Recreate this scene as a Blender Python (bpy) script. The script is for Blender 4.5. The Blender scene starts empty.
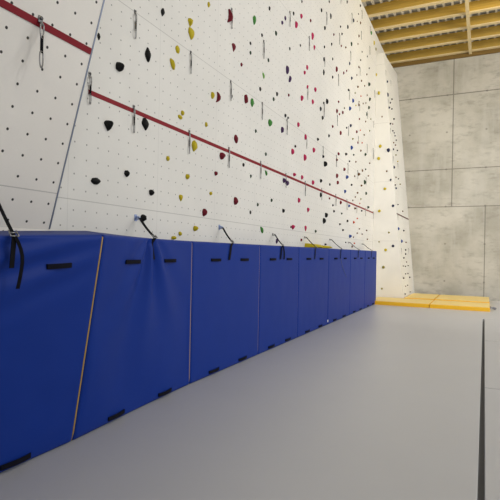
import bpy, bmesh, math, random
from mathutils import Vector, Matrix, noise
C = bpy.context.scene.collection
rnd = random.Random(7)

# ------------------------------------------------------------------ camera
FPX = 483.711; YAW = .45151; PIT = .00467; ROL = .0192; EYE = 1.55
cy, sy = math.cos(YAW), math.sin(YAW)
F = Vector((-sy*math.cos(PIT), cy*math.cos(PIT), math.sin(PIT)))
R0 = Vector((cy, sy, 0)); U0 = R0.cross(F)
R = R0*math.cos(ROL) + U0*math.sin(ROL); U = -R0*math.sin(ROL) + U0*math.cos(ROL)
EYEP = Vector((0, 0, EYE))
cam = bpy.data.objects.new('camera', bpy.data.cameras.new('camera')); C.objects.link(cam)
cam.data.sensor_width = 36; cam.data.lens = FPX*36/500; cam.data.clip_end = 200
M = Matrix((R, U, -F)).transposed().to_4x4(); M.translation = EYEP; cam.matrix_world = M
bpy.context.scene.camera = cam
def ray(px, py): return F + R*((px-250)/FPX) - U*((py-250)/FPX)

# planes of the place: a point and an outward normal
S_ = .01406; W0 = 3.28462; D = 19.7142
def wx(y): return -W0 - S_*(y-4)
WN = Vector((1, S_, 0)).normalized(); WP = Vector((wx(4), 4, 0))
class Plane:
    def __init__(s, p, n):
        s.p = Vector(p); s.n = Vector(n).normalized()
        up = Vector((0, 0, 1)); s.v = (up - s.n*up.dot(s.n)).normalized(); s.u = s.v.cross(s.n)
    def hit(s, px, py, off=0):
        d = ray(px, py); return EYEP + d*(((s.p + s.n*off - EYEP).dot(s.n))/d.dot(s.n))
MAIN = Plane(WP, WN)
# overhanging section: edge at y = 2.885, leaning out
E0 = Vector((-3.269, 2.885, 1.686)); E1 = Vector((-2.722, 2.885, 3.50))
t_al = Vector((S_, -1, 0))
OVER = Plane(E0, (E1-E0).cross(Vector((-S_, 1, 0))) * 1)
if OVER.n.x < 0: OVER = Plane(E0, -OVER.n)
YB = 16.832
def bx_(z): return -2.415 - .0936*z
BF = Plane((bx_(0), YB, 0), (0, -1, 0))
BS = Plane((bx_(0), YB, 0), (1, 0, .0936))

# ------------------------------------------------------------------ materials
class NT:
    def __init__(s, name):
        s.m = bpy.data.materials.new(name); s.m.use_nodes = True
        s.t = s.m.node_tree; s.b = s.t.nodes['Principled BSDF']
    def n(s, typ, **k):
        x = s.t.nodes.new(typ)
        for a, b in k.items(): setattr(x, a, b)
        return x
    def l(s, a, b): s.t.links.new(a, b)
    def math(s, op, a, b=0., c=None):
        x = s.n('ShaderNodeMath', operation=op)
        for i, v in enumerate((a, b, c)):
            if v is None: continue
            if isinstance(v, (int, float)): x.inputs[i].default_value = v
            else: s.l(v, x.inputs[i])
        return x.outputs[0]
    def mix(s, f, a, b):
        x = s.n('ShaderNodeMix', data_type='RGBA')
        for i, v in ((0, f), (6, a), (7, b)):
            if isinstance(v, (int, float)): x.inputs[i].default_value = v
            elif isinstance(v, (tuple, list)): x.inputs[i].default_value = (*v, 1)
            else: s.l(v, x.inputs[i])
        return x.outputs[2]
    def xyz(s):
        tc = s.n('ShaderNodeTexCoord'); sp = s.n('ShaderNodeSeparateXYZ'); s.l(tc.outputs['Object'], sp.inputs[0])
        return tc.outputs['Object'], sp.outputs
    def noise(s, co, sc, det=4, rough=.6, stretch=None):
        if stretch:
            mp = s.n('ShaderNodeMapping'); mp.inputs['Scale'].default_value = stretch; s.l(co, mp.inputs[0]); co = mp.outputs[0]
        x = s.n('ShaderNodeTexNoise'); x.inputs['Scale'].default_value = sc; x.inputs['Detail'].default_value = det
        x.inputs['Roughness'].default_value = rough; s.l(co, x.inputs['Vector']); return x.outputs[0]
    def ramp(s, v, a, b): # smooth map to 0..1
        x = s.n('ShaderNodeMapRange', interpolation_type='SMOOTHSTEP'); s.l(v, x.inputs[0])
        x.inputs[1].default_value = a; x.inputs[2].default_value = b; return x.outputs[0]
    def bump(s, h, st, dist=.01):
        x = s.n('ShaderNodeBump'); x.inputs['Strength'].default_value = st; x.inputs['Distance'].default_value = dist
        s.l(h, x.inputs['Height']); s.l(x.outputs[0], s.b.inputs['Normal'])
    def col(s, c):
        if isinstance(c, tuple): s.b.inputs['Base Color'].default_value = (*c, 1)
        else: s.l(c, s.b.inputs['Base Color'])
    def rough(s, r, spec=.5):
        s.b.inputs['Roughness'].default_value = r; s.b.inputs['Specular IOR Level'].default_value = spec

def simple(name, c, r=.5, metal=0., var=.12, sc=12., spec=.5, bump=0.):
    k = NT(name); co, _ = k.xyz(); nz = k.noise(co, sc)
    k.col(k.mix(nz, tuple(v*(1-var) for v in c), tuple(min(1, v*(1+var)) for v in c)))
    k.rough(r, spec); k.b.inputs['Metallic'].default_value = metal
    if bump: k.bump(k.noise(co, sc*4), bump)
    return k.m

def board_mat(name, base, period_u, period_v, row, rows, radius, dot, seam_u, u0=0., v0=0., swap=True):
    """white plywood climbing panel: a grid of bolt holes and fine panel joints (object y = along, z = up)"""
    k = NT(name); co, o = k.xyz(); u, v = o[1], o[2]
    vv = k.math('FLOORED_MODULO', k.math('SUBTRACT', v, v0), period_v)          # height within a panel
    a = k.math('SUBTRACT', vv, (period_v-(rows-1)*row)/2)
    rowi = k.math('MINIMUM', k.math('MAXIMUM', k.math('ROUND', k.math('DIVIDE', a, row)), 0), rows-1)
    dv = k.math('SUBTRACT', a, k.math('MULTIPLY', rowi, row))
    uu = k.math('SUBTRACT', k.math('FLOORED_MODULO', k.math('SUBTRACT', u, u0), period_u), period_u/2)
    d = k.math('SQRT', k.math('ADD', k.math('MULTIPLY', uu, uu), k.math('MULTIPLY', dv, dv)))
    hole = k.math('SUBTRACT', 1, k.ramp(d, radius*.75, radius*1.12))
    jv = k.math('LESS_THAN', k.math('ABSOLUTE', k.math('SUBTRACT', vv, .004)), .004)
    su = k.math('FLOORED_MODULO', k.math('SUBTRACT', u, u0+period_u*.0), seam_u)
    ju = k.math('LESS_THAN', k.math('ABSOLUTE', k.math('SUBTRACT', su, .004)), .003)
    nz = k.noise(co, 1.3, 5); fine = k.noise(co, 60, 3)
    c = k.mix(k.ramp(nz, .35, .7), tuple(x*.95 for x in base), base)
    c = k.mix(k.math('MULTIPLY', fine, .10), c, (.45, .43, .40))
    c = k.mix(k.math('MULTIPLY', jv, .45), c, (.22, .21, .2))
    c = k.mix(k.math('MULTIPLY', ju, .22), c, (.25, .24, .23))
    c = k.mix(k.math('MULTIPLY', hole, dot), c, (.03, .028, .026))
    k.col(c); k.rough(.62, .35); k.bump(fine, .15, .002)
    return k.m

def concrete():
    k = NT('board_cast_concrete'); co, o = k.xyz(); x, z = o[0], o[2]
    n1 = k.noise(co, .55, 6, .62); n2 = k.noise(co, 2.2, 6, .7, (1, 1, 2.6)); n3 = k.noise(co, 24, 4, .7); n4 = k.noise(co, 1.1, 4, .6, (2.5, 1, .35))
    c = k.mix(k.ramp(n1, .33, .68), (.36, .342, .29), (.545, .52, .46))
    c = k.mix(k.math('MULTIPLY', k.ramp(n2, .48, .72), .5), c, (.225, .212, .18))
    c = k.mix(k.math('MULTIPLY', k.ramp(n4, .5, .7), .5), c, (.50, .485, .44))
    c = k.mix(k.math('MULTIPLY', k.ramp(n3, .55, .8), .25), c, (.22, .21, .185))
    def near(v, p, w): return k.math('LESS_THAN', k.math('ABSOLUTE', k.math('SUBTRACT', v, p)), w)
    hi = k.math('GREATER_THAN', z, 3.415)
    j = k.math('MAXIMUM', near(z, 7.658, .02), k.math('MAXIMUM', near(z, 4.839, .016), near(z, 3.415, .016)))
    ju = k.math('MULTIPLY', hi, k.math('MAXIMUM', near(x, -1.144, .018), near(x, 2.9, .018)))
    jd = k.math('MULTIPLY', k.math('SUBTRACT', 1, hi), k.math('MAXIMUM', near(x, -.002, .016), near(x, 4.0, .016)))
    j = k.math('MAXIMUM', j, k.math('MAXIMUM', ju, jd))
    # form-tie holes
    tx = k.math('SUBTRACT', k.math('FLOORED_MODULO', k.math('ADD', x, 2.03), 1.35), .675); tz = k.math('SUBTRACT', k.math('FLOORED_MODULO', k.math('ADD', z, .1), 1.41), .705)
    d = k.math('SQRT', k.math('ADD', k.math('MULTIPLY', tx, tx), k.math('MULTIPLY', tz, tz)))
    tie = k.math('SUBTRACT', 1, k.ramp(d, .02, .05))
    c = k.mix(k.math('MULTIPLY', tie, .6), c, (.16, .15, .13))
    c = k.mix(k.math('MULTIPLY', j, .7), c, (.12, .112, .095))
    k.col(c); k.rough(.7, .35); k.bump(n2, .25, .01)
    return k.m

def vinyl(name, c, r, var=.08, spec=.5, sc=3., fb=.1):
    k = NT(name); co, _ = k.xyz(); nz = k.noise(co, sc, 4); fn = k.noise(co, 180, 2)
    k.col(k.mix(nz, tuple(v*(1-var) for v in c), tuple(v*(1+var) for v in c))); k.rough(r, spec); k.bump(fn, fb, .002)
    return k.m

def wood(name, a, b):
    k = NT(name); co, _ = k.xyz(); g = k.noise(co, 6, 6, .65, (.25, 6, 6)); l = k.noise(co, 1.2, 3)
    c = k.mix(k.ramp(g, .3, .7), a, b); c = k.mix(k.math('MULTIPLY', l, .35), c, tuple(x*.7 for x in a))
    k.col(c); k.rough(.55, .35); return k.m

M_WALL = board_mat('white_climbing_board', (.80, .785, .745), .1445, 2.0205, .1415, 14, .0085, .65, 1.3005, u0=3.159-.0722, v0=1.983)
M_OVER = board_mat('pale_grey_climbing_board', (.90, .86, .80), .168, 2.1, .160, 13, .0112, 1., 3.2, u0=-.14, v0=.30)
M_BUMP = board_mat('white_volume_board', (.82, .80, .75), .1445, 2.0205, .1415, 14, .006, .45, 1.3, v0=.0)
M_CONC = concrete()
M_BLUE = vinyl('blue_vinyl', (.006, .033, .25), .48, .08, .14)
M_FLOOR = vinyl('grey_mat_vinyl', (.50, .50, .51), .40, .03, .5, 1.2, .06)
M_FLOOR2 = simple('dark_floor', (.16, .16, .165), .7)
M_YTOP = vinyl('glare_pale_yellow_vinyl', (.86, .64, .22), .45, .06)  # mat tops: sky glare put into the colour, paler than the sides
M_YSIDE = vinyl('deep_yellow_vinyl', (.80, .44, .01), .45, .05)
M_RED = simple('red_tape', (.24, .010, .020), .6, var=.08, spec=.2)
M_BLK = simple('black_webbing', (.004, .004, .006), .8, var=.3, sc=80, spec=.15)
M_HND = simple('black_handle_webbing', (.003, .003, .009), .8, var=.3, sc=60, spec=.15)
M_PIPE = simple('yellow_piping', (.55, .34, .05), .5)
M_PIPE2 = simple('tan_piping', (.42, .30, .20), .5)
M_STEEL = simple('galvanised_steel', (.30, .30, .30), .30, metal=1.)
M_DSTEEL = simple('dark_steel', (.16, .16, .165), .38, metal=.9)
M_ALU = simple('blue_grey_edge_trim', (.20, .23, .30), .4, metal=.5)
M_ANCH = simple('pale_blue_bracket', (.30, .38, .62), .4, metal=.3)
M_BEAM = wood('glulam_wood', (.44, .275, .045), (.57, .375, .075))
M_BOT = wood('pale_and_lit_wood', (.74, .58, .30), (.86, .71, .42))  # beam undersides: light from below put into the colour; batten simply pale
M_DECK = simple('shade_grey_deck_pan', (.50, .49, .46), .6)  # shade in the deck troughs put into the colour, darker than the ribs
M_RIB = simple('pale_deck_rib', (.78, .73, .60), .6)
M_WHITE = simple('white_tag', (.85, .85, .85), .5)
M_GSTRAP = simple('grey_strap', (.16, .17, .20), .6)
PAL = dict(black=(.005, .005, .005), yellow=(.50, .40, .015), maroon=(.15, .008, .018), crimson=(.47, .018, .09), green=(.06, .24, .045),
           dark_green=(.03, .055, .03), purple=(.055, .022, .085), blue=(.02, .055, .24), brown=(.13, .06, .02), olive=(.22, .20, .04),
           navy=(.015, .02, .06), orange=(.5, .07, .02), charcoal=(.03, .027, .024), light_green=(.20, .42, .10))
HM = {k: simple(k+'_hold_resin', v, .6, var=.15, sc=30, bump=.2, spec=.2) for k, v in PAL.items()}

# ------------------------------------------------------------------ helpers
def obj(name, bm, mats, parent=None, smooth=False, loc=None):
    me = bpy.data.meshes.new(name); bm.normal_update(); bm.to_mesh(me); bm.free()
    for m in (mats if isinstance(mats, (list, tuple)) else [mats]): me.materials.append(m)
    if smooth:
        for p in me.polygons: p.use_smooth = True
    o = bpy.data.objects.new(name, me); C.objects.link(o)
    if loc is not None: o.location = loc
    if parent: o.parent = parent
    return o
def empty(name, loc):
    o = bpy.data.objects.new(name, None); o.empty_display_size = .1; o.location = loc; C.objects.link(o); return o
def tag(o, label, cat, group=None):
    o['label'] = label; o['category'] = cat
    if group: o['group'] = group
    return o
def structure(o): o['kind'] = 'structure'; return o
def hexa(bm, p, mi=0):
    """p: 8 points, bottom ring then top ring"""
    v = [bm.verts.new(q) for q in p]
    for f in ((3, 2, 1, 0), (4, 5, 6, 7), (0, 1, 5, 4), (1, 2, 6, 5), (2, 3, 7, 6), (3, 0, 4, 7)):
        bm.faces.new([v[i] for i in f]).material_index = mi
    return v
def box(bm, a, b, mi=0):
    x0, y0, z0 = a; x1, y1, z1 = b
    return hexa(bm, [(x0, y0, z0), (x1, y0, z0), (x1, y1, z0), (x0, y1, z0), (x0, y0, z1), (x1, y0, z1), (x1, y1, z1), (x0, y1, z1)], mi)
def bevel(bm, w, seg=2):
    bmesh.ops.bevel(bm, geom=bm.edges[:], offset=w, segments=seg, affect='EDGES', profile=.5, clamp_overlap=True)
def prism(bm, pts, vec, mi=0):
    a = [bm.verts.new(p) for p in pts]; b = [bm.verts.new(Vector(p)+Vector(vec)) for p in pts]
    n = len(pts)
    f1 = bm.faces.new(a); f2 = bm.faces.new(b[::-1])
    for i in range(n): bm.faces.new([a[i], b[i], b[(i+1) % n], a[(i+1) % n]]).material_index = mi
    bmesh.ops.recalc_face_normals(bm, faces=bm.faces[:])
def tube(bm, pts, r, closed=False, n=8):
    pts = [Vector(p) for p in pts]; N = len(pts); rings = []
    ref = None
    for i, p in enumerate(pts):
        a = pts[(i-1) % N] if (closed or i > 0) else p; b = pts[(i+1) % N] if (closed or i < N-1) else p
        t = (b-a).normalized()
        if ref is None: ref = t.orthogonal().normalized()
        ref = (ref - t*ref.dot(t)).normalized(); bi = t.cross(ref)
        rr = r(i/(N-1)) if callable(r) else r
        rings.append([bm.verts.new(p + (ref*math.cos(q)+bi*math.sin(q))*rr) for q in [2*math.pi*k/n for k in range(n)]])
    for i in range(N if closed else N-1):
        A, B = rings[i], rings[(i+1) % N]
        for k in range(n): bm.faces.new([A[k], A[(k+1) % n], B[(k+1) % n], B[k]])
    if not closed:
        bm.faces.new(rings[0][::-1]); bm.faces.new(rings[-1])
def band(bm, pts, side, w, th):
    """flat webbing: sweep a w x th section along pts; side = direction of the width"""
    side = Vector(side).normalized(); N = len(pts); pts = [Vector(p) for p in pts]; rings = []
    for i, p in enumerate(pts):
        t = (pts[min(i+1, N-1)] - pts[max(i-1, 0)]).normalized(); nn = t.cross(side).normalized()
        rings.append([bm.verts.new(p + side*(a*w/2) + nn*(b*th/2)) for a, b in ((-1, -1), (1, -1), (1, 1), (-1, 1))])
    for i in range(N-1):
        for k in range(4): bm.faces.new([rings[i][k], rings[i][(k+1) % 4], rings[i+1][(k+1) % 4], rings[i+1][k]])
    bm.faces.new(rings[0][::-1]); bm.faces.new(rings[-1])
    bmesh.ops.recalc_face_normals(bm, faces=bm.faces[:])

# ------------------------------------------------------------------ the hall
FZ = -.06
bm = bmesh.new(); box(bm, (-6, -5, FZ-.2), (9, D+.3, FZ)); structure(obj('floor', bm, M_FLOOR2))
bm = bmesh.new(); box(bm, (-6, D, FZ), (9, D+.3, 9.6)); structure(obj('wall_back', bm, M_CONC))
TOP = 9.13
bm = bmesh.new(); box(bm, (-6, -5.2, FZ), (9, -5, 9.6)); structure(obj('wall_front', bm, M_CONC))
bm = bmesh.new()
ya, yb = -5, D
hexa(bm, [(wx(ya)-.15, ya, FZ), (wx(ya), ya, FZ), (wx(yb), yb, FZ), (wx(yb)-.15, yb, FZ), (wx(ya)-.15, ya, TOP), (wx(ya), ya, TOP), (wx(yb), yb, TOP), (wx(yb)-.15, yb, TOP)])
wl = structure(obj('wall_left', bm, M_WALL))
def wstrip(bm, y0, y1, z0, z1, th=.004):
    hexa(bm, [(wx(y0)-.01, y0, z0), (wx(y0)+th, y0, z0), (wx(y1)+th, y1, z0), (wx(y1)-.01, y1, z0), (wx(y0)-.01, y0, z1), (wx(y0)+th, y0, z1), (wx(y1)+th, y1, z1), (wx(y1)-.01, y1, z1)])
bm = bmesh.new(); wstrip(bm, 3.31, YB-.02, 2.986-.022, 2.986+.022); obj('red_tape', bm, M_RED, wl)

# roof: ribbed deck over glulam beams
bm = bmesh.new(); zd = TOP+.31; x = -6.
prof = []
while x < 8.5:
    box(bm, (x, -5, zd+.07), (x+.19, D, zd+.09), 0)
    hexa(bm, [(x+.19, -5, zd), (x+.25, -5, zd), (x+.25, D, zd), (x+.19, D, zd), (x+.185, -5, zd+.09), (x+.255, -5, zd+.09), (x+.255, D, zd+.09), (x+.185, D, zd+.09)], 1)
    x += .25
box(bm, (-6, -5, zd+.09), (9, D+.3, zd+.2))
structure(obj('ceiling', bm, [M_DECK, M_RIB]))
names = ['nearest the concrete wall', 'second from the concrete wall', 'third from the concrete wall', 'fourth from the concrete wall', 'fifth from the concrete wall', 'sixth from the concrete wall']
for i in range(6):
    Y = 19.54 - 1.03*i
    bm = bmesh.new()
    box(bm, (-3.9 if i > 0 else -3.6, Y-.07, TOP+.025), (8.6, Y+.07, zd+.01))
    o = obj('roof_beam', bm, M_BEAM, loc=None)
    bm = bmesh.new(); box(bm, (-3.9 if i > 0 else -3.6, Y-.07, TOP-.005), (8.6, Y+.07, TOP+.0245)); obj('lit_underside', bm, M_BOT, o)
    tag(o, 'wooden roof beam with pale underside, '+names[i], 'beam', 'wooden roof beams')
bm = bmesh.new(); box(bm, (-3.45, D-.075, 8.99), (8.6, D-.002, zd)); tag(obj('wall_plate', bm, wood('shade_dark_wood', (.16, .095, .02), (.24, .145, .035))), 'wooden plate along the top of the concrete wall', 'beam')  # beam wood in a darker copy, shade under the roof put into its colour
bm = bmesh.new(); box(bm, (-.635, 12.5, TOP-.07), (-.535, D-.08, TOP-.006)); tag(obj('roof_batten', bm, M_BOT), 'pale wooden batten crossing below the roof beams', 'batten')

# overhanging section at the left
ov = empty('climbing_overhang', (E0.x, 1., 0))
def rel(p, o): return Vector(p) - o.location
def op(y, z):
    t = (z-E0.z)/(E1.z-E0.z); return Vector((E0.x + (E1.x-E0.x)*t - S_*(y-2.885), y, z))
bm = bmesh.new(); yl = -3.; zt = 6.4
def lp(v): return v - Vector(ov.location)
# panel in its own tilted frame so that the bolt grid follows the surface
ZB = 1.70
PB = op(yl, ZB)
tv = (op(yl, zt)-op(yl, ZB)); Lv = tv.length; tv.normalize()
uv = (op(2.885, ZB)-op(yl, ZB)); Lu = uv.length; uv.normalize(); nv = uv.cross(tv).normalized()
if nv.x < 0: nv = -nv
box(bm, (-.02, 0, 0), (0, Lu, Lv))
pan = obj('board', bm, M_OVER, ov)
mm = Matrix((nv, uv, tv)).transposed().to_4x4(); mm.translation = PB - Vector(ov.location); pan.matrix_local = mm
bm = bmesh.new(); box(bm, (-.02, Lu, 0), (.003, Lu+.014, Lv)); e = obj('edge_trim', bm, M_ALU, ov); e.matrix_local = mm
# vertical foot and return that carry the panel
bm = bmesh.new()
pf = [op(2.87, 1.86)+Vector((-.036, 0, 0)), op(2.87, zt)+Vector((-.036, 0, 0)), Vector((wx(2.9)+.005, 2.87, zt)), Vector((wx(2.9)+.005, 2.87, 1.86))]
prism(bm, [lp(p) for p in pf], (0, -.03, 0)); obj('side_panel', bm, M_OVER, ov)
pf = [op(2.87, zt), Vector((wx(2.87)+.005, 2.87, zt)), Vector((wx(yl)+.005, yl, zt)), op(yl, zt)]
bm = bmesh.new(); prism(bm, [lp(p) for p in pf], (0, 0, .03)); obj('top_panel', bm, M_OVER, ov)
bm = bmesh.new(); za_ = FZ+.06
hexa(bm, [lp(Vector((wx(y)+e_, y, z))) for z in (za_, ZB+.004) for y, e_ in ((yl, .003), (yl, .012), (2.884, .012), (2.884, .003))]); obj('foot_board', bm, M_OVER, ov)
a = OVER.hit(0, 2); b = OVER.hit(88.5, 50.3); d = (b-a)/(b.y-a.y)
bm = bmesh.new(); q0 = a + d*(-2.-a.y); q1 = a + d*(2.884-a.y)
hexa(bm, [lp(q0-tv*.024-nv*.01), lp(q0-tv*.024+nv*.004), lp(q1-tv*.024+nv*.004), lp(q1-tv*.024-nv*.01), lp(q0+tv*.024-nv*.01), lp(q0+tv*.024+nv*.004), lp(q1+tv*.024+nv*.004), lp(q1+tv*.024-nv*.01)])
obj('red_tape', bm, M_RED, ov)
tag(ov, 'pale grey overhanging climbing panel at the left, with red tape and bolt holes', 'climbing wall')

# sloping white wedge volume in the far corner
bp = empty('climbing_volume', (bx_(0), YB, 0))
def lb(v): return Vector(v) - Vector(bp.location)
bm = bmesh.new(); yw = YB
sideface = [(YB, 0.), (D-.005, 0.), (D-.005, 8.72), (YB, 8.47)]
A = [bm.verts.new(lb((bx_(z), y, z))) for y, z in sideface]
B = [bm.verts.new(lb((wx(y)+.003, y, z))) for y, z in sideface]
bm.faces.new(A); bm.faces.new(B[::-1])
for i in range(4): bm.faces.new([A[i], B[i], B[(i+1) % 4], A[(i+1) % 4]])
bmesh.ops.recalc_face_normals(bm, faces=bm.faces[:])
obj('board', bm, M_BUMP, bp)
bm = bmesh.new()
z0, z1 = 2.93, 2.975
hexa(bm, [lb((bx_(z)+e_, y, z)) for z in (z0, z1) for y, e_ in ((YB+.01, -.01), (YB+.01, .004), (D-.02, .004), (D-.02, -.01))]); obj('red_tape', bm, simple('dark_red_tape', (.10, .012, .014), .5), bp)
tag(bp, 'white sloping climbing volume in the far corner by the concrete wall', 'climbing volume')

# ------------------------------------------------------------------ floor mats
def slab(name, pts, z0, z1, mats, bev=.012):
    bm = bmesh.new(); v = [bm.verts.new((x, y, z0)) for x, y in pts]; f = bm.faces.new(v)
    r = bmesh.ops.extrude_face_region(bm, geom=[f]); bmesh.ops.translate(bm, verts=[g for g in r['geom'] if isinstance(g, bmesh.types.BMVert)], vec=(0, 0, z1-z0))
    bmesh.ops.recalc_face_normals(bm, faces=bm.faces[:])
    ed = [e for e in bm.edges if all(abs(q.co.z-z1) < 1e-6 for q in e.verts)]
    bmesh.ops.bevel(bm, geom=ed, offset=bev, segments=3, affect='EDGES', profile=.5)
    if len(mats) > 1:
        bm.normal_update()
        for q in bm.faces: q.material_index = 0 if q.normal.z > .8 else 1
    return obj(name, bm, mats)
gl, gr_ = -.018, .025
pts = [(wx(-4)+.01, -4), (gl, -4), (gl, 13.42), (5, 13.42), (5, D-.6), (bx_(0)+.05, D-.6), (bx_(0)+.05, YB-.05), (wx(YB)+.02, YB-.05)]
tag(slab('landing_mat', pts, FZ, 0, [M_FLOOR], .006), 'wide smooth grey landing mat covering the floor below the blue mats', 'mat')
ys = [(6.405, 9.955, 'grey floor mat right of the dark gap, between the two cross joints'), (9.977, 13.40, 'grey floor mat right of the dark gap, farthest from camera'), (2.6, 6.385, 'grey floor mat right of the dark gap, closest to camera')]
for y0, y1, lab in ys:
    tag(slab('floor_mat', [(gr_, y0), (3.2, y0), (3.2, y1), (gr_, y1)], FZ, 0, [M_FLOOR], .006), lab, 'mat', 'grey floor mats right of the gap')
ZM = .0856
Y0, YM, Y1 = 15.24, 16.78, 18.95
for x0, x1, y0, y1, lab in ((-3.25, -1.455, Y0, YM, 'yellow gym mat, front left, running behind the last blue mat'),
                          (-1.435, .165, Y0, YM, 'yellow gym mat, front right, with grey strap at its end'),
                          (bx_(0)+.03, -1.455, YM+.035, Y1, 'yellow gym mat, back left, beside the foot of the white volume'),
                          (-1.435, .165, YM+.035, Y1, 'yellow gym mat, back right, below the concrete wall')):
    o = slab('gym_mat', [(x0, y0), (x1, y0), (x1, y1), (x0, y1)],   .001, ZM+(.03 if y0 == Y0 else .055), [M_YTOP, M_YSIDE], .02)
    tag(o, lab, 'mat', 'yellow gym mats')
    if 'strap' in lab:
        bm = bmesh.new()
        band(bm, [(.16, 15.5, .07), (.25, 15.55, .10), (.33, 15.7, .06), (.30, 15.9, .02), (.20, 15.95, .05), (.16, 15.98, .08)], (.2, .3, 1), .04, .006)
        obj('strap', bm, M_GSTRAP, o)

# ------------------------------------------------------------------ blue wall mats
MH = 1.664; XA = -3.045
ORD = ['first', 'second', 'third', 'fourth', 'fifth', 'sixth', 'seventh', 'eighth']
edges = [1.01, 2.893, 4.759, 6.638, 8.328, 10.22, 12.112, 13.776, 15.4215]
def wall_mat(i):
    y0, y1 = edges[i]+.004, edges[i+1]-.004
    def front(u, v):     # u 0..1 along, v 0..1 up -> x of the front skin
        if i == 0: b, t = -2.948, -2.665
        elif i == 1:
            k = (1-u)**1.35; b = XA + .097*k; t = XA + .38*k
        else: b = t = XA
        return b + (t-b)*v
    W = y1-y0; th = .19
    def zf(u): return 1-.055*max(0, 1-u) if i == 0 else 1.
    def disp(u, v):
        y = u*W; z = v*MH; d = 0
        top = math.exp(-((1-v)*MH/.55)**2)
        sx = y - W/2; dz = (1-v)*MH
        if i == 1:           # folds fanning down from the strap
            ang = math.atan2(sx+.03, dz+.16)
            d += .046*math.cos(ang*12+.3)*math.exp(-(ang/.62)**2)*math.exp(-(dz/.85)**2)*min(1, dz/.12+.2)
            d -= .030*math.exp(-(sx/.16)**2)*math.exp(-(dz/.22)**2)
            d += .016*math.sin(u*11+v*2)*math.exp(-((v-.25)/.3)**2)
        elif i == 0:         # tension creases running from the strap to the right top corner
            s2 = dz - .02 - .16*max(0, 1-(sx+.05)/.95)
            d += .014*math.cos(s2*30)*math.exp(-(s2/.16)**2)*min(1, max(0, sx+.1)/.2)
            s3 = dz - .12 - .30*max(0, 1-(sx)/.95)
            d += .010*math.cos(s3*22)*math.exp(-(s3/.2)**2)*min(1, max(0, sx+.1)/.3)
            d += .006*noise.noise((y*3, z*6, 1.3))
        else:
            d += .004*noise.noise((y*1.3+i*7, z*1.1, .5)) - .010*math.exp(-(sx/.12)**2)*math.exp(-(dz/.14)**2)
        d += .0025*noise.noise((y*4+i*3, z*4, 2.))
        return d
    NU, NV = (64, 56) if i < 2 else (36, 30)
    r = .028
    def par(n, L):       # samples with extra rows near both ends
        e = [0, .006, .014, .026, .045]
        mid = [.06 + (L-.12)*k/(n-1) for k in range(n)]
        return [q/L for q in e+mid+[L-q for q in e[::-1]]]
    us, vs = par(NU, W), par(NV, MH)
    def rec(d): return r - math.sqrt(max(0, r*r-(r-d)**2)) if d < r else 0
    root = empty('wall_mat', (XA-.1, (y0+y1)/2, 0))
    L = Vector(root.location)
    bm = bmesh.new()
    Fr = []; 
    for v in vs:
        row = []
        for u in us:
            dd = min(u*W, (1-u)*W); dv = min(v*MH, (1-v)*MH)
            x = front(u, v) + disp(u, v)*min(1, dd/.06)*min(1, dv/.04) - rec(dd) - rec(dv)
            row.append(bm.verts.new(Vector((x, y0+u*W, .003+v*MH*zf(u))) - L))
        Fr.append(row)
    n, m = len(us), len(vs)
    for j in range(m-1):
        for k in range(n-1): bm.faces.new([Fr[j][k], Fr[j][k+1], Fr[j+1][k+1], Fr[j+1][k]])
    # back corners
    def back(u, v):
        x = front(u, v); lean = (front(u, 1)-front(u, 0))/MH
        return Vector((x - th, y0+u*W, .003+v*MH*zf(u) + lean*th*(1 if v > .5 else 0)*.9)) - L
    ring = [(0, k) for k in range(n)] + [(j, n-1) for j in range(1, m)] + [(m-1, k) for k in range(n-2, -1, -1)] + [(j, 0) for j in range(m-2, 0, -1)]
    bk = [bm.verts.new(back(us[k], vs[j])) for j, k in ring]
    for q in range(len(ring)):
        j, k = ring[q]; j2, k2 = ring[(q+1) % len(ring)]
        bm.faces.new([Fr[j2][k2], Fr[j][k], bk[q], bk[(q+1) % len(ring)]])
    bm.faces.new(bk)
    bmesh.ops.recalc_face_normals(bm, faces=bm.faces[:])
    obj('cover', bm, M_BLUE, root, smooth=True)
    def skin(u, v, off=0.):
        dd = min(u*W, (1-u)*W); dv = min(v*MH, (1-v)*MH)
        return Vector((front(u, v)+disp(u, v)*min(1, dd/.06)*min(1, dv/.04)-rec(dd)-rec(dv)+off, y0+u*W, .003+v*MH*zf(u))) - L
    for v in ((MH-.222)/MH, .052/MH):
        for s in (-1, 1):
            uc = .5 + s*.40/1.87 ; hw = .118/W
            if i == 0 and v > .5: uc = (.785 if s > 0 else .33); hw = .10/W
            bm = bmesh.new()
            band(bm, [skin(uc-hw, v, .001)] + [skin(uc+hw*(-1+2*k/8), v, .010 + .012*math.sin(math.pi*k/8)) for k in range(9)] + [skin(uc+hw, v, .001)], (0, 0, 1), .036, .006)
            h = obj('handle', bm, M_HND, root)
    if i not in (4, 7, 5):
        bm = bmesh.new(); tube(bm, [skin(1, v, .012)+Vector((0, .003, 0)) for v in [k/24*.985+.004 for k in range(25)]], .0075 if i == 0 else .0065)
        obj('piping', bm, M_PIPE if i == 0 else M_PIPE2, root, True)
    if i == 5:
        bm = bmesh.new(); tube(bm, [skin(1, v, .012)+Vector((0, .003, 0)) for v in [k/24*.985+.004 for k in range(25)]], .005)
        obj('piping', bm, M_PIPE2, root, True)
    if i == 4:
        bm = bmesh.new(); p = skin(.985, .055, .012); box(bm, p-Vector((.002, .03, .025)), p+Vector((.004, .03, .025))); tg = obj('tag', bm, M_WHITE, root); tg['label'] = 'small white tag'
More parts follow.
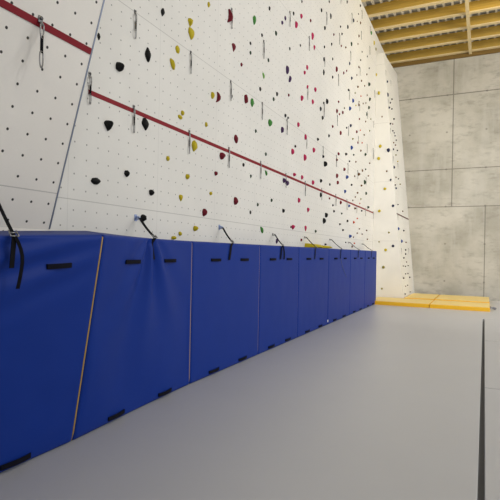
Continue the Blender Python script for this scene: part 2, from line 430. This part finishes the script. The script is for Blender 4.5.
    tag(root, ['leaning blue wall mat at the left edge, first in the row', 'creased blue wall mat, second in the row from the left', 'blue wall mat, third in the row from the left',
               'blue wall mat, fourth in the row from the left', 'blue wall mat under the yellow holds, fifth from the left', 'blue wall mat, sixth in the row from the left',
               'narrow-looking blue wall mat, second from the far end', 'last blue wall mat in the row, beside the yellow gym mats'][i], 'mat', 'blue wall mats in a row')
    return lambda u, v, off=0.: skin(u, v, off) + L
# anchors on the wall and straps down to the mats
anch = [None, (139.5, 217.7), (222.5, 227.2), (275, 234.5), (306.5, 237.3), (331.5, 239.5), (350, 242.5), (363.5, 244)]
for i in range(8):
    sk = wall_mat(i)
    if i == 0: A = Vector((-2.93, 1.50, 2.40)); A = OVER.hit(-12, 178)
    else: A = MAIN.hit(*anch[i], .05)
    P = sk(.5, .992, .02) if i else sk(.565, .985, .02)
    if i:
        e = empty('wall_anchor', A - WN*.05)
        bm = bmesh.new(); q_ = 1 if i < 3 else .6; box(bm, (-.002, -.022*q_, -.035*q_), (.006, .022*q_, .035*q_)); bevel(bm, .003); obj('plate', bm, M_DSTEEL if i > 2 else M_ANCH, e)
        bm = bmesh.new(); tube(bm, [(.0, 0, .008), (.035, 0, .008), (.055, 0, 0), (.05, 0, -.012), (.0, 0, -.014)], .009 if i < 3 else .006); obj('eye', bm, M_ANCH if i < 3 else M_DSTEEL, e, True)
        tag(e, 'small wall anchor holding the strap of the %s blue mat' % ORD[i], 'anchor', 'strap anchors along the wall')
    else:
        e = empty('wall_anchor', A)
        bm = bmesh.new(); box(bm, (-.002, -.022, -.035), (.006, .022, .035)); bevel(bm, .003); obj('plate', bm, M_STEEL, e)
        tag(e, 'wall anchor of the leftmost strap, at the left frame edge', 'anchor', 'strap anchors along the wall')
    root = empty('mat_strap', P)
    Z = lambda v: Vector(v) - P
    k0 = P + Vector((.012, 0, .02))
    w = .036 if i == 0 else .048
    bm = bmesh.new(); band(bm, [Z(A + (k0-A)*(t/6) - Vector((0, 0, .015*math.sin(math.pi*t/6)))) for t in range(7)], (.25, 1, .1), w*.62, .005); obj('webbing', bm, M_BLK, root)
    # buckle
    bm = bmesh.new(); yy = .03
    kk = k0 - P; dr = (A-k0).normalized()
    for q in (0, .035): tube(bm, [kk+dr*q+Vector((.004, -yy, 0)), kk+dr*q+Vector((.004, yy, 0))], .0045)
    for s in (-1, 1): tube(bm, [kk+Vector((.004, s*yy, 0)), kk+dr*.06+Vector((.006, s*yy*.9, 0))], .0045)
    obj('buckle', bm, M_STEEL, root, True)
    ln = [.20, .18, .20, .20, .20, .20, .18, .18][i]
    uc = .565 if i == 0 else .5
    bm = bmesh.new(); n_ = 9
    band(bm, ([Z(k0)+Vector((.0, -.014*k/n_, -ln*k/n_)) for k in range(n_+1)] if i == 0 else [Z(k0)] + [Z(sk(uc-.004*k*(i > 1), .985 - ln*k/n_/MH, .014)) for k in range(n_+1)]), (0, 1, 0), w*(.9 if i < 4 else .8), .005); obj('hanging_strap', bm, M_BLK, root)
    if i in (0, 3):
        l2 = .33 if i == 0 else .2
        bm = bmesh.new(); o_ = .035 if i == 0 else .06
        band(bm, ([Z(k0)+Vector((.008+.02*math.sin(k/8*3), .045*math.sin(min(1, k/4)*1.5)*(1.25-.09*k) - .0, -l2*k/8)) for k in range(9)] if i == 0 else [Z(k0+Vector((.008, 0, -.01)))] + [Z(sk(uc+o_/1.9+(.02*math.sin(k/8*2.6)), .985 - l2*k/8/MH, .02)) for k in range(9)]), (.3, 1, 0), w*.62, .004); obj('loose_tail', bm, M_BLK, root)
    if i == 5:
        bm = bmesh.new(); tube(bm, [Z(sk(.5+.3*t/8, .985-.2/MH-.28*(t/8)**.7/1.0, .008)) for t in range(9)], .004); obj('cord', bm, M_GSTRAP, root)
    tag(root, ['black strap with steel buckle and loose tail on the leftmost blue mat', 'black strap pulling creases into the second blue mat', 'black strap hanging over the third blue mat from the left',
               'doubled black strap hanging over the fourth blue mat', 'black strap behind the yellow holds on the fifth blue mat', 'black strap with trailing cord on the sixth blue mat',
               'black strap over the seventh blue mat, second from far end', 'black strap over the last blue mat at the far end'][i], 'strap', 'black straps holding the blue mats')

# ------------------------------------------------------------------ climbing holds
# pixel centre x y, apparent width height, colour, shape
K = dict(k='black', y='yellow', m='maroon', c='crimson', g='green', d='dark_green', p='purple', b='blue', n='brown', o='olive', v='navy', e='orange', h='charcoal', l='light_green')
SH = dict(r='round', d='drop-shaped', t='wedge-shaped', l='leaf-shaped', c='curved', i='slanted', s='upright', w='wide')
HOLDS = '''99 36.5 3 8 k l|120.5 66.5 10 9 k r|110 125.5 12 11 k t|96.5 181 10 7 k w|163 12 4.5 9 k l|148.5 55 7 14 k l|146 124 8 12 k d|127.3 173.5 6 7 k d|152 192.5 6 6 k r|144 218 7 7 k r
191.3 22.5 8 8 y t|191.8 33.5 7 12 y d|209 4.5 3.4 6 y s|178 49.5 5 7.5 y r|173 64 5 10 y i|183 113 4.4 5 y r|180.5 117 5.5 4.5 y w|213 95.4 4.4 7 y s|206.5 124.5 3.2 5 y s|195 146 7 11 y d|168.3 158.5 4.4 5 y r|188 176.5 5 5.5 y r|181.5 198 5.5 6.5 y t|211 193.5 3.4 3.8 y r|196 228.5 6.5 5.5 y r|174.4 237.8 7 3.6 y w|180.4 233.7 4 4.6 y d
230 16.5 7 14 m c|234.3 47.5 5.5 8.5 m t|241.7 64.5 3 4 m r|218.2 97.5 5 11 m c|246.5 99 5 9 m s|232 96.7 3 4.5 h t|222.7 155.7 6.5 7 m r|236.5 139.2 5 8.5 m d|216.2 173.5 4 4.6 m d|243.7 164.8 2.6 4 h r|236 201 4.8 7.5 m s|205 212.5 5.5 7.5 m s
254.8 19.8 4.5 10 g l|269.8 8.4 2.4 4.5 h r|285.6 18.2 3.2 4.6 p r|282.5 22.7 3 4 p r|293.8 13.4 2.4 4 h r|301.6 16.1 3.5 5 c r|296.6 24.6 4 7 c s|302 1.4 2 3 k r|310.8 20.5 2.5 3.5 m r|276.3 33.2 3 5 d r|262.2 35 2.6 3.6 h r|290 48.7 2.2 3.5 h r|300.5 45.4 2 3 h r|268.6 60.1 2.4 4 d r|312.8 36 3.5 7 c s|314.7 47.7 3.5 5 c t|250.6 43.2 2.4 3.6 k r|250.7 52.7 2.4 4 d r
287.7 69.7 4.3 8.5 p s|290.3 79.1 4 7 p i|263.8 75.6 2.6 5.5 l i|260.5 89 2.4 4.5 h r|277.2 94 2.8 4.5 h r|273.9 99.2 2.6 4 d r|288.9 95.1 2.2 3 m r|252.5 102.3 4.2 8.5 g s|270.5 122.7 5 7 g r|285.6 115.6 2.6 3.6 k r|288.2 117.8 2 2.6 k r|307.4 67.3 3 4.6 c r|304.9 72.5 3 4 c r|307.6 86.8 2.8 4.4 c i|302.2 98 3.5 6 c s|313 101.7 3 5 c r|298.6 124.6 3.2 5 c r
256 131 2.4 4 d r|282.5 129.8 3.4 6.5 p s|295.5 146.3 2.2 3 h r|293 151.5 4 6 c r|305.2 157.5 3.4 6.5 c s|305.8 137 3 6 c s|266.1 154.1 2.4 4 d r|266.4 173 2.5 5.5 g i|251.2 176.3 3 3.8 d t|284.5 180.4 4 5 p r|287.6 182.9 4.6 5.2 p w|294.6 174.6 3.4 3.6 c r|302.3 177.3 3 4.6 c r|313.2 182.5 3 4.6 c r
258 204.6 2.4 3.6 d r|271.8 200.3 2.4 3.6 d r|283.6 210.8 3 4.2 k d|250.6 212.3 2.2 4 h r|299.2 200.3 3 5 c s|308.6 210 3.6 4.6 c t|293.6 227.2 4.3 5 c t|291.2 227 2 2.2 m r|306 228.5 3.2 6 c t|301.5 240 2.2 3.2 m r|277 241.2 2.6 5 p s|262.2 230 2.4 7 g i
321.7 10.2 2.2 4 k r|329.4 1.6 1.8 3 k r|331 16.1 2.7 6 k s|325.1 28 2.8 4 k r|347.3 1.8 1.7 3.5 h r|353.8 20.5 2.2 4 v r|340.6 26.7 1.9 2.6 h r|348 26.9 2.2 4 k r|334 34.5 2 2.6 m r|342.1 33.9 2 2.6 h r|359.1 36 1.9 3 n r|331.8 44.1 2.1 3 k r|324.6 46.9 2.1 3 k r|351.7 44 2.3 4.5 d r|341.4 45.9 1.8 2.6 m r|345.9 47.4 1.8 2 n r|358.1 44 1.4 2 n r|332.8 58.9 1.8 3 h r|324.2 59.3 2 4 k r|362.2 51.8 1.3 2 h r|360.7 60.1 1.6 2 h r|360.7 22.9 1.8 3 n r|360.4 5.6 1.7 3 h r|358.5 13.9 1.3 2 h r|357.3 21.3 1.2 1.6 n r|371.5 32.9 2.2 4 g r|374.3 42.8 2.2 5 y s|376.1 49 1.8 3 o r|367.4 56.4 1.3 2 h r
324 72.2 2.5 6 k s|336.9 69.2 3 6 m s|343.9 72.9 2.1 3 m r|346.7 70.9 1.6 2.5 m r|332.8 77.1 2.1 3 h r|349.8 63.5 2.1 3.5 v r|351.9 78.2 2.3 3.2 v r|315.6 89.5 3.2 5 c r|359.1 67 2.2 2.2 n w|357 75 1.3 2 n r|361.6 80.8 1.6 2.3 n r|358 86.8 1.8 2.3 n r|355.2 93 1.4 2 o r|369.4 84.3 3 4 d r|364.7 85.8 1.4 2 n r|366.9 74.4 1.4 2 n r|369.3 68.2 1.3 2 h r|327.4 101.4 3.4 5.5 k r|320.9 108.9 2.7 4.5 k r|322.8 117.8 2.5 4 k r|323.8 102.9 1.8 2.6 h r|338.7 101.7 2.1 2.6 m r|353.2 100.7 2.6 4.5 b d|350.2 108.5 3 4 b r|337.2 111 2.7 4.5 m r|342.9 112.5 2.3 3.5 m r|339.5 114.1 1.6 2.6 m r|344.5 108.1 1.6 2 d r|348.8 89.9 2.8 2.2 h w|359.1 104.8 2 3 n r|356 105.4 1.5 1.8 y r|359.1 101.9 1.3 1.8 n r|363.2 103.5 1.3 2 n r|366 103 1.3 2 n r|370 99.2 2.2 4 d s|369 107.6 2 3.6 d s|366.9 114 1.8 4 d s|359.5 119 1.6 2.3 m r|365.7 121.5 1.3 1.8 n r|370.9 119 1.3 1.8 o r|361 96.1 1.3 2 e r|367.2 95.2 1.3 2 n r
332.8 126.5 2.1 2.8 m r|318.1 139.3 2.5 3.1 k r|329.1 135.8 2.1 3.1 h r|340.8 133 2.5 4.5 m r|350.8 125.5 2.5 3.3 v r|346.7 127.7 1.7 2.1 h r|356.9 131.7 2.1 3.1 m r|360.4 130.2 1.3 1.8 e r|364.3 134.9 1.5 1.8 n r|369.7 130.8 1.3 1.8 o r|352.9 138.9 1.7 1.8 o r|314.1 150 3.3 5 c r|351.9 147.6 2.9 4.2 b r|338.7 153.8 2.5 3.3 m r|337 159.7 2.3 2.8 m r|346.3 154.1 2.7 2.9 h r|353.8 154.8 1.7 2 d r|361 150.7 1.8 2.6 n r|362.2 142.8 1.5 1.8 e r|357.9 142.6 1.6 2.3 m r|365.6 154.4 2.3 3.1 d r|325.6 163.9 4.1 5.5 k r|323.4 156.5 2.3 3.1 k r|349.6 161.2 1.7 2 h r|356 161.8 1.5 2 n r|369.7 163.1 1.7 1.6 n r|344.5 169.3 2.6 3.6 m r|337.3 175.8 2.9 4.6 m r|337.9 182.5 2.7 4 m r|347.3 177 3.1 3.8 b r|321.2 180.7 2.8 3.6 k r|330 184.4 1.8 2.6 h r|362.5 170.5 1.6 3 n r|365.7 169.3 1.5 2 d r|358.9 174.2 2.7 3.3 n r|354.8 176.1 1.4 1.8 n r|365 182.3 2.6 4.5 d s|368.4 175.8 1.4 1.8 n r|351.7 184.8 2 2.2 h r|361.6 185.6 2 2.2 n r
320.9 194.9 2.3 5 k s|326.6 215.1 3.5 5 k r|324.4 220.7 3.6 6 k d|329.6 198.4 1.7 2.5 m r|333 205.2 1.8 2.3 h r|340.9 202.5 2.3 3.8 m r|345.5 191.6 3.1 3.6 b t|349.2 205.8 2.3 3 b r|334.1 211.2 2.1 2.6 h r|341.8 213.5 1.7 2.1 d r|340.1 224.2 2.1 2.1 h r|343.1 230 2.1 2.1 h r|347.6 221 2.1 2.6 h r|353.9 222.3 2.1 2.6 e r|350.3 236.2 2.8 3.4 b r|366.2 193.4 1.8 3.6 d s|355.2 208.3 2.1 2.3 n r|357.6 192.8 1.6 2 n r|355.4 196.9 1.5 1.7 n r|361 199 1.4 1.7 o r|352.9 200.3 1.3 1.6 n r|359.9 203.4 1.3 1.6 e r|368.4 207.3 2.3 2.6 d r|361.8 210.8 1.7 1.8 h r|357.3 218.5 1.5 1.8 e r|359.4 228.8 1.3 1.6 n r|366.6 230.4 1.5 1.6 n r|357.3 233.1 1.5 1.6 n r|362.2 234.1 1.3 1.6 n r|367.4 239.3 1.3 1.6 n r|353.5 237.1 1.3 1.6 n r|315.8 231.3 2.1 3 d r|325.6 244.3 2.4 1.8 k w|345.7 242.4 1.3 1.3 h r|352.3 246.6 1.8 2.2 n r|354.4 243.3 1.6 1.8 e r'''
FRONT = '''378.8 92.8 2.2 4 y s|376.1 74.6 2 3 y r|380.2 146.1 3 3.5 y r|378.5 158.3 3 3.5 y r|388.3 150 3.2 4 v r|386.7 171.1 1.7 2 n r|390.6 179.8 1.8 2.5 v r|384.8 188.7 3 2.8 y r|379.2 211 3 3 y r|392.9 205.8 2.6 2.8 v r|388.8 232.5 1.8 2 o r|385.6 249.9 3 3 y r|393 245.9 2.7 2.7 v r|383.4 267.2 2.8 3.2 o r|381.8 288.7 2 2 o r|382 116.6 1.5 1.6 n r|379 241.8 1.5 1.7 o r'''
SIDE = '''387.6 93.9 2.4 4.5 v r|387.4 81.6 1.9 2.8 v r|392 99.2 1.6 2 k r|390.4 102.7 1.5 2 k r|389.3 107.6 1.9 2.6 v r|391.9 108.9 1.5 1.6 k r|394 119 1.8 1.9 k r|389.3 122 1.9 2.1 k r|392.7 124 1.4 1.6 n r|392.9 130.8 1.5 1.8 k r|394.3 132.9 1.3 1.7 k r|395.1 135.8 1.3 1.6 k r|396.3 140.1 1.4 1.6 k r|393.7 142.6 1.4 1.6 n r|395.5 145 1.4 1.6 n r|393.5 149.2 1.6 2 v r|397.4 150.4 1.8 1.8 k r|396 155 1.5 1.7 o r|394.3 167.2 2.4 3.2 v r|397.8 161.4 1.5 1.4 y r|396 177.3 1.3 1.7 n r|398.4 178.8 1.2 1.5 k r|400.2 184.1 1.7 1.5 o r|395.4 185 1.6 1.6 k r|396.2 188.2 2 2.2 v r|398 204.6 1.2 1.3 k r|402.8 211.2 1.9 1.3 n w|398.4 228.5 2.3 3.3 b r|403.8 230.6 1.6 1.8 k r|401.9 241.2 2.3 3.5 b d|406.1 242.4 1.5 1.4 n r|405.7 249.9 1.5 1.5 k r|405.7 254 1.7 1.8 k r|403.9 257.9 1.6 1.6 k r|406.6 261.9 1.1 1.3 n r|403.4 266 1.1 1.3 k r|405.4 266.3 1.1 1.3 k r|408.2 265.6 1.1 1.3 k r|405.6 273.8 1.1 1.3 k r|408 273.5 1.1 1.3 k r|403.6 278.1 1.6 1.8 k r|409.8 277.3 1.3 1.8 k r|405.7 286.2 1.1 1.2 n r|407.6 285.2 1.1 1.2 k r|410.3 292 1.6 1 k w|405.2 294 1.4 1.6 k r'''
def rank_word(i, n):
    return 'lone' if n == 1 else ('upper', 'lower')[i] if n == 2 else ('highest' if i == 0 else 'lowest' if i == n-1 else
        ['', 'second highest', 'third highest', 'fourth highest', 'fifth highest', 'sixth highest', 'seventh highest', 'eighth highest', 'ninth highest', 'tenth highest', 'eleventh highest', 'twelfth highest'][i] if i < 12 else '%dth highest' % (i+1))
LIM = [105, 193, 261, 299, 328.4, 350, 364.8, 999]
def matno(x): return next(i for i, l in enumerate(LIM) if x < l)
def zone(x, y, face):
    if face == 'front': return "on the front face of the corner volume"
    if face == 'side': return ("above" if y < 212 else "below")+" the tape on the corner volume's side"
    tape = 91 + (x-88)*.4236
    if y > tape: z = 'under the red tape'
    elif x < 299: z = 'above the red tape'
    else: z = 'near the roof' if y < 65 else 'at mid height' if y < 125 else 'just above the red tape'
    return '%s over %s blue mat' % (z, ORD[matno(x)])
rec_h = []
for txt, pl, face in ((HOLDS, MAIN, 'main'), (FRONT, BF, 'front'), (SIDE, BS, 'side')):
    for e in txt.replace('\n', '|').split('|'):
        a = e.split(); rec_h.append([float(v) for v in a[:4]] + [K[a[4]], a[5], pl, face])
cells = {}
for h_ in rec_h: cells.setdefault((zone(h_[0], h_[1], h_[7]), h_[4]), []).append(h_)
for k_ in cells: cells[k_].sort(key=lambda q: q[1])
def make_hold(px, py, w, h, colr, sh, pl, face):
    rr = random.Random(int(px*97+py*31))
    P = pl.hit(px, py); zc = (P-EYEP).dot(F); s = zc/FPX
    d = (P-EYEP).normalized()
    ft = math.sqrt(max(.0004, 1-pl.u.dot(d)**2)); fn = math.sqrt(max(.0004, 1-pl.n.dot(d)**2))
    H = h*s; Wd = w*s
    asp = dict(s=.62, w=1.7, l=.5, c=1., i=.42, d=.8, t=.95).get(sh, .9)
    wu = H*asp
    p = (Wd - wu*ft*.9)/(fn*.9) if face != 'front' else H*.45
    p = min(max(p, .3*min(H, wu)), .85*max(H, .06))
    if face != 'front' and wu*ft*.9 + p*fn*.5 > Wd: wu = max(.3*H, (Wd - p*fn*.5)/(ft*.9))
    if face == 'front': wu = Wd
    if sh == 'c': p = .3*H; wu = max(.45*H, (Wd - p*fn*.4)/ft)
    if sh == 'i': H *= 1.1; wu = .42*H; p = .3*H
    if face == 'side': p = min(p, .05); 
    B = pl.hit(px, py, p*.40) - pl.n*(p*.40)
    if face == 'side' and B.y < YB+.08: B += Vector((0, YB+.08-B.y, 0))
    bm = bmesh.new(); bmesh.ops.create_icosphere(bm, subdivisions=3 if h > 6 else 2, radius=1)
    sd = rr.random()*50; tilt = rr.uniform(-.25, .25); 
    if sh == 'i': tilt = .6 if px < 288 else -.4
    if sh in 'wst': tilt *= .5
    for v in bm.verts:
        a, b, c = v.co
        q = 1 + .16*noise.noise(Vector((a, b, c))*1.6 + Vector((sd, 0, 0))) + .05*noise.noise(Vector((a, b, c))*4 + Vector((0, sd, 0)))
        a *= q; b *= q
        c = c*q if c > 0 else -.04
        if sh == 'd': a *= 1 - .62*max(0, -b)**1.1; a *= 1.05
        elif sh == 't': a *= .62 + .45*b if b > -.9 else .3; c *= .75+.3*b; a *= 1.2
        elif sh == 'l': a *= 1 - .75*abs(b)**1.5; a *= 1.15
        elif sh == 'c': a = a*.5*(1-.3*abs(b)) - .85*b*b + .45
        c0 = c
        a2 = a*wu/2; b2 = b*H/2
        ca, sa = math.cos(tilt), math.sin(tilt)
        a2, b2 = a2*ca - b2*sa, a2*sa + b2*ca
        v.co = pl.u*a2 + pl.v*b2 + pl.n*(c0*p)
    bmesh.ops.recalc_face_normals(bm, faces=bm.faces[:])
    o = obj('climbing_hold', bm, HM[colr], None, smooth=h < 7 or sh not in 'tl', loc=B)
    cell = cells[(zone(px, py, face), colr)]; i = cell.index(next(q for q in cell if q[0] == px and q[1] == py)); n = len(cell)
    cn = colr.replace('_', '-').replace('maroon', 'dark-red')
    size = 'large' if h >= 9 else 'small' if h < 5 else 'medium'
    rw = rank_word(i, n)
    zz = zone(px, py, face)
    if face == 'main': lab = '%s %s hold, %s %s one %s' % (size, SH[sh], rw, cn, zz)
    else: lab = '%s %s hold %s' % (rw, cn, zz)
    if len(lab.split()) > 16: lab = lab.split(' ', 1)[1]
    tag(o, lab, 'climbing hold', '%s climbing holds' % cn)
    return o
for h_ in rec_h: make_hold(*h_)
# two big yellow volumes sticking out just above the fifth mat
for (cyy, wd, z0, z1, pr, lab) in ((9.75, .50, 1.668, 1.755, .30, 'brighter left yellow slab hold sticking out above the fifth blue mat'), (10.5, .46, 1.668, 1.735, .30, 'flatter right yellow slab hold sticking out above the fifth blue mat')):
    o0 = Vector((wx(cyy), cyy, z0)); bm = bmesh.new(); hh = z1-z0
    ring0 = [(-.002, -wd/2, 0), (-.002, wd/2, 0), (-.002, wd/2*.8, hh*1.1), (-.002, -wd/2*.8, hh*1.1)]
    ring1 = [(pr*.75, -wd/2*.9, .01), (pr*.8, wd/2*.9, .01), (pr*.72, wd/2*.7, hh*.85), (pr*.70, -wd/2*.7, hh*.85)]
    tip = [(pr, -wd/2*.5, .02), (pr, wd/2*.5, .02), (pr*.95, wd/2*.4, hh*.55), (pr*.95, -wd/2*.4, hh*.55)]
    rs = [[bm.verts.new(q) for q in r_] for r_ in (ring0, ring1, tip)]
    bm.faces.new(rs[0]); bm.faces.new(rs[2][::-1])
    for A_, B_ in ((rs[0], rs[1]), (rs[1], rs[2])):
        for k in range(4): bm.faces.new([A_[k], A_[(k+1) % 4], B_[(k+1) % 4], B_[k]])
    bmesh.ops.recalc_face_normals(bm, faces=bm.faces[:]); bevel(bm, .012, 2)
    tag(obj('slab_hold', bm, HM['yellow'], loc=o0), lab, 'climbing hold', 'yellow slab holds')

# ------------------------------------------------------------------ quickdraws (unit: 1 = full length)
def oval(r_u, z0, z1, x, n=18, tw=0.):
    c = (z0+z1)/2; h = (z1-z0)/2; out = []
    for k in range(n):
        t = 2*math.pi*k/n
        uu = r_u*math.copysign(abs(math.cos(t))**.8, math.cos(t)); zz = h*math.copysign(abs(math.sin(t))**.8, math.sin(t))
        uu *= 1 + .22*math.sin(t)
        out.append((x + uu*math.sin(tw), uu*math.cos(tw), c+zz))
    return out
def qd_parts(kind):
    P_ = []
    bm = bmesh.new()
    box(bm, (-.004, -.055, -.09), (.018, .055, .055)); bevel(bm, .012, 2)
    tube(bm, [(.018, 0, -.07), (.05, 0, -.10), (.06, 0, -.14), (.02, 0, -.15)], .016)
    P_.append(('hanger', bm, M_DSTEEL))
    bm = bmesh.new(); tube(bm, [(0, 0, 0), (.05, 0, 0)], .035, n=6); P_.append(('bolt', bm, M_DSTEEL))
    bm = bmesh.new(); tube(bm, oval(.062, -.40, -.10, .055, tw=-.35), .017, True); P_.append(('carabiner', bm, M_STEEL))
    bm = bmesh.new(); box(bm, (.043, -.036, -.69), (.067, .036, -.35)); bevel(bm, .008, 1); P_.append(('sling', bm, M_BLK))
    bm = bmesh.new(); tube(bm, oval(.062, -.98, -.66, .055, tw=-.35), .016, True); P_.append(('carabiner', bm, M_STEEL))
    return P_
def make_qd():
    root = empty('quickdraw', (0, 0, 0))
    for n_, bm, m in qd_parts(0): obj(n_, bm, m, root, True)
    return root
proto = make_qd(); used = [False]
def place_qd(px, y0, y1, pl, label, grp='quickdraws on the climbing wall'):
    if not used[0]: r_ = proto; used[0] = True
    else:
        r_ = proto.copy(); C.objects.link(r_)
        for ch in proto.children:
            c_ = ch.copy(); C.objects.link(c_); c_.parent = r_
    P = pl.hit(px, y0 + (y1-y0)*.05); s = (P-EYEP).dot(F)/FPX
    L = (y1-y0)*s/1.04
    r_.location = P; r_.scale = (L, L, L)
    nx = Vector((pl.n.x, pl.n.y, 0)).normalized()
    r_.rotation_euler = (0, 0, math.atan2(nx.y, nx.x))
    tag(r_, label, 'quickdraw', grp)
    return r_
QM = '''135 10 39|190.5 51 74|231.5 8 29|230.5 80 101|133.5 105 133|189 130 154|228.7 147 168|263.5 40 59|289.7 11 27|309 36 51|326.5 12 25|340.7 -4 4|351.7 13 24|361.8 10 19|339.3 33 45|361.2 31 40|369.6 46 55|350.5 51 61|370 26 33|262 102 120|307.4 86 100|286.8 119 135|324.5 57 67|338.3 74 86|323.8 102 117|349.3 90 100|359.8 67 76|337.2 115 126|359.5 104 111|367.2 111 119|260.5 161 179|285.7 173 188|306.5 138 149|305 181 196|322.9 146 157|348.3 126 136|358.2 136 144|367 144 153|336.2 155 167|347.7 163 174|357.5 170 179|366 177 185|321.5 188 200|335.6 194 206|346.7 199 210|356.6 205 213|365.3 208 216|373 211 219|374.5 90 98|373 148 159|373.4 121 128'''
place_qd(40.3, 16, 68.5, OVER, 'large steel quickdraw with black sling hanging on the overhanging panel')
place_qd(89.6, 72, 104.5, MAIN, 'quickdraw beside the edge of the overhanging panel, at the tape start')
ql = [tuple(float(v) for v in e.split()) for e in QM.split('|')]
def qzone(x, y0, y1):
    tape = 91 + (x-88)*.4236
    if y0 - 3 < tape < y1 + 1: return 'on the red tape over the %s blue mat' % ORD[matno(x)]
    return zone(x, y0, 'main').replace(' over ', ' over the ')
qc = {}
for q in ql: qc.setdefault(qzone(*q), []).append(q)
for z_, lst in qc.items():
    on = 'on the red' in z_
    lst.sort(key=lambda q: q[0] if on else q[1])
    for i, q in enumerate(lst):
        n = len(lst)
        w_ = 'lone' if n == 1 else ((('left', 'right') if n == 2 else ('leftmost', 'middle', 'rightmost'))[i] if on else rank_word(i, n))
        place_qd(*q, MAIN, '%s quickdraw %s' % (w_, z_))
qs = '''385.6 70 77|390.6 80 87|387.9 99 105|390.2 128 135|392.9 156 164|397.6 163 170|397.6 214 221|401.2 248 255|408.4 248 254.5|402 215 220'''
qs = sorted([tuple(float(v) for v in e.split()) for e in qs.split('|')], key=lambda q: (q[1], q[0]))
for i, q in enumerate(qs): place_qd(*q, BS, '%s quickdraw on the narrow side of the white corner volume, counting down' % (['first', 'second', 'third', 'fourth', 'fifth', 'sixth', 'seventh', 'eighth', 'ninth', 'tenth'][i]))

# ------------------------------------------------------------------ light
w = bpy.data.worlds.new('world'); bpy.context.scene.world = w; w.use_nodes = True
bg = w.node_tree.nodes['Background']; bg.inputs[0].default_value = (.90, .95, 1, 1); bg.inputs[1].default_value = .55
def area(name, loc, target, sx, sz, power, col, spread=180):
    l = bpy.data.lights.new(name, 'AREA'); l.shape = 'RECTANGLE'; l.size = sx; l.size_y = sz; l.energy = power; l.color = col; l.spread = math.radians(spread)
    o = bpy.data.objects.new(name, l); C.objects.link(o); o.location = loc
    o.rotation_euler = (Vector(target)-Vector(loc)).to_track_quat('-Z', 'Y').to_euler(); return o
area('window_daylight', (8.8, 12, 5.5), (-3.4, 12, 4.5), 14, 5, 560, (1, .985, .96))
area('window_daylight', (3.5, -4.9, 4.2), (.5, 19, 3.0), 8, 4, 300, (1, .985, .95), 100)
area('hall_light', (3.2, 7.5, 7.5), (-.8, D, 2.6), 1.5, 1.5, 150, (1, .96, .88), 85)  # added unseen fill that brightens the concrete back wall
area('hall_light', (4.5, 5.0, 8.6), (-3, 4.5, 2), .6, .6, 90, (1, .95, .88))
area('hall_light', (4.5, 10.0, 8.6), (-3, 10, 3), .6, .6, 120, (1, .95, .88))
area('hall_light', (.9, 14.2, 8.75), (-3.4, 16., 8.0), .5, .5, 45, (1, .80, .38))
vs_ = bpy.context.scene.view_settings
vs_.view_transform = 'Standard'; vs_.look = 'None'; vs_.exposure = 0; vs_.gamma = 1; vs_.use_curve_mapping = False
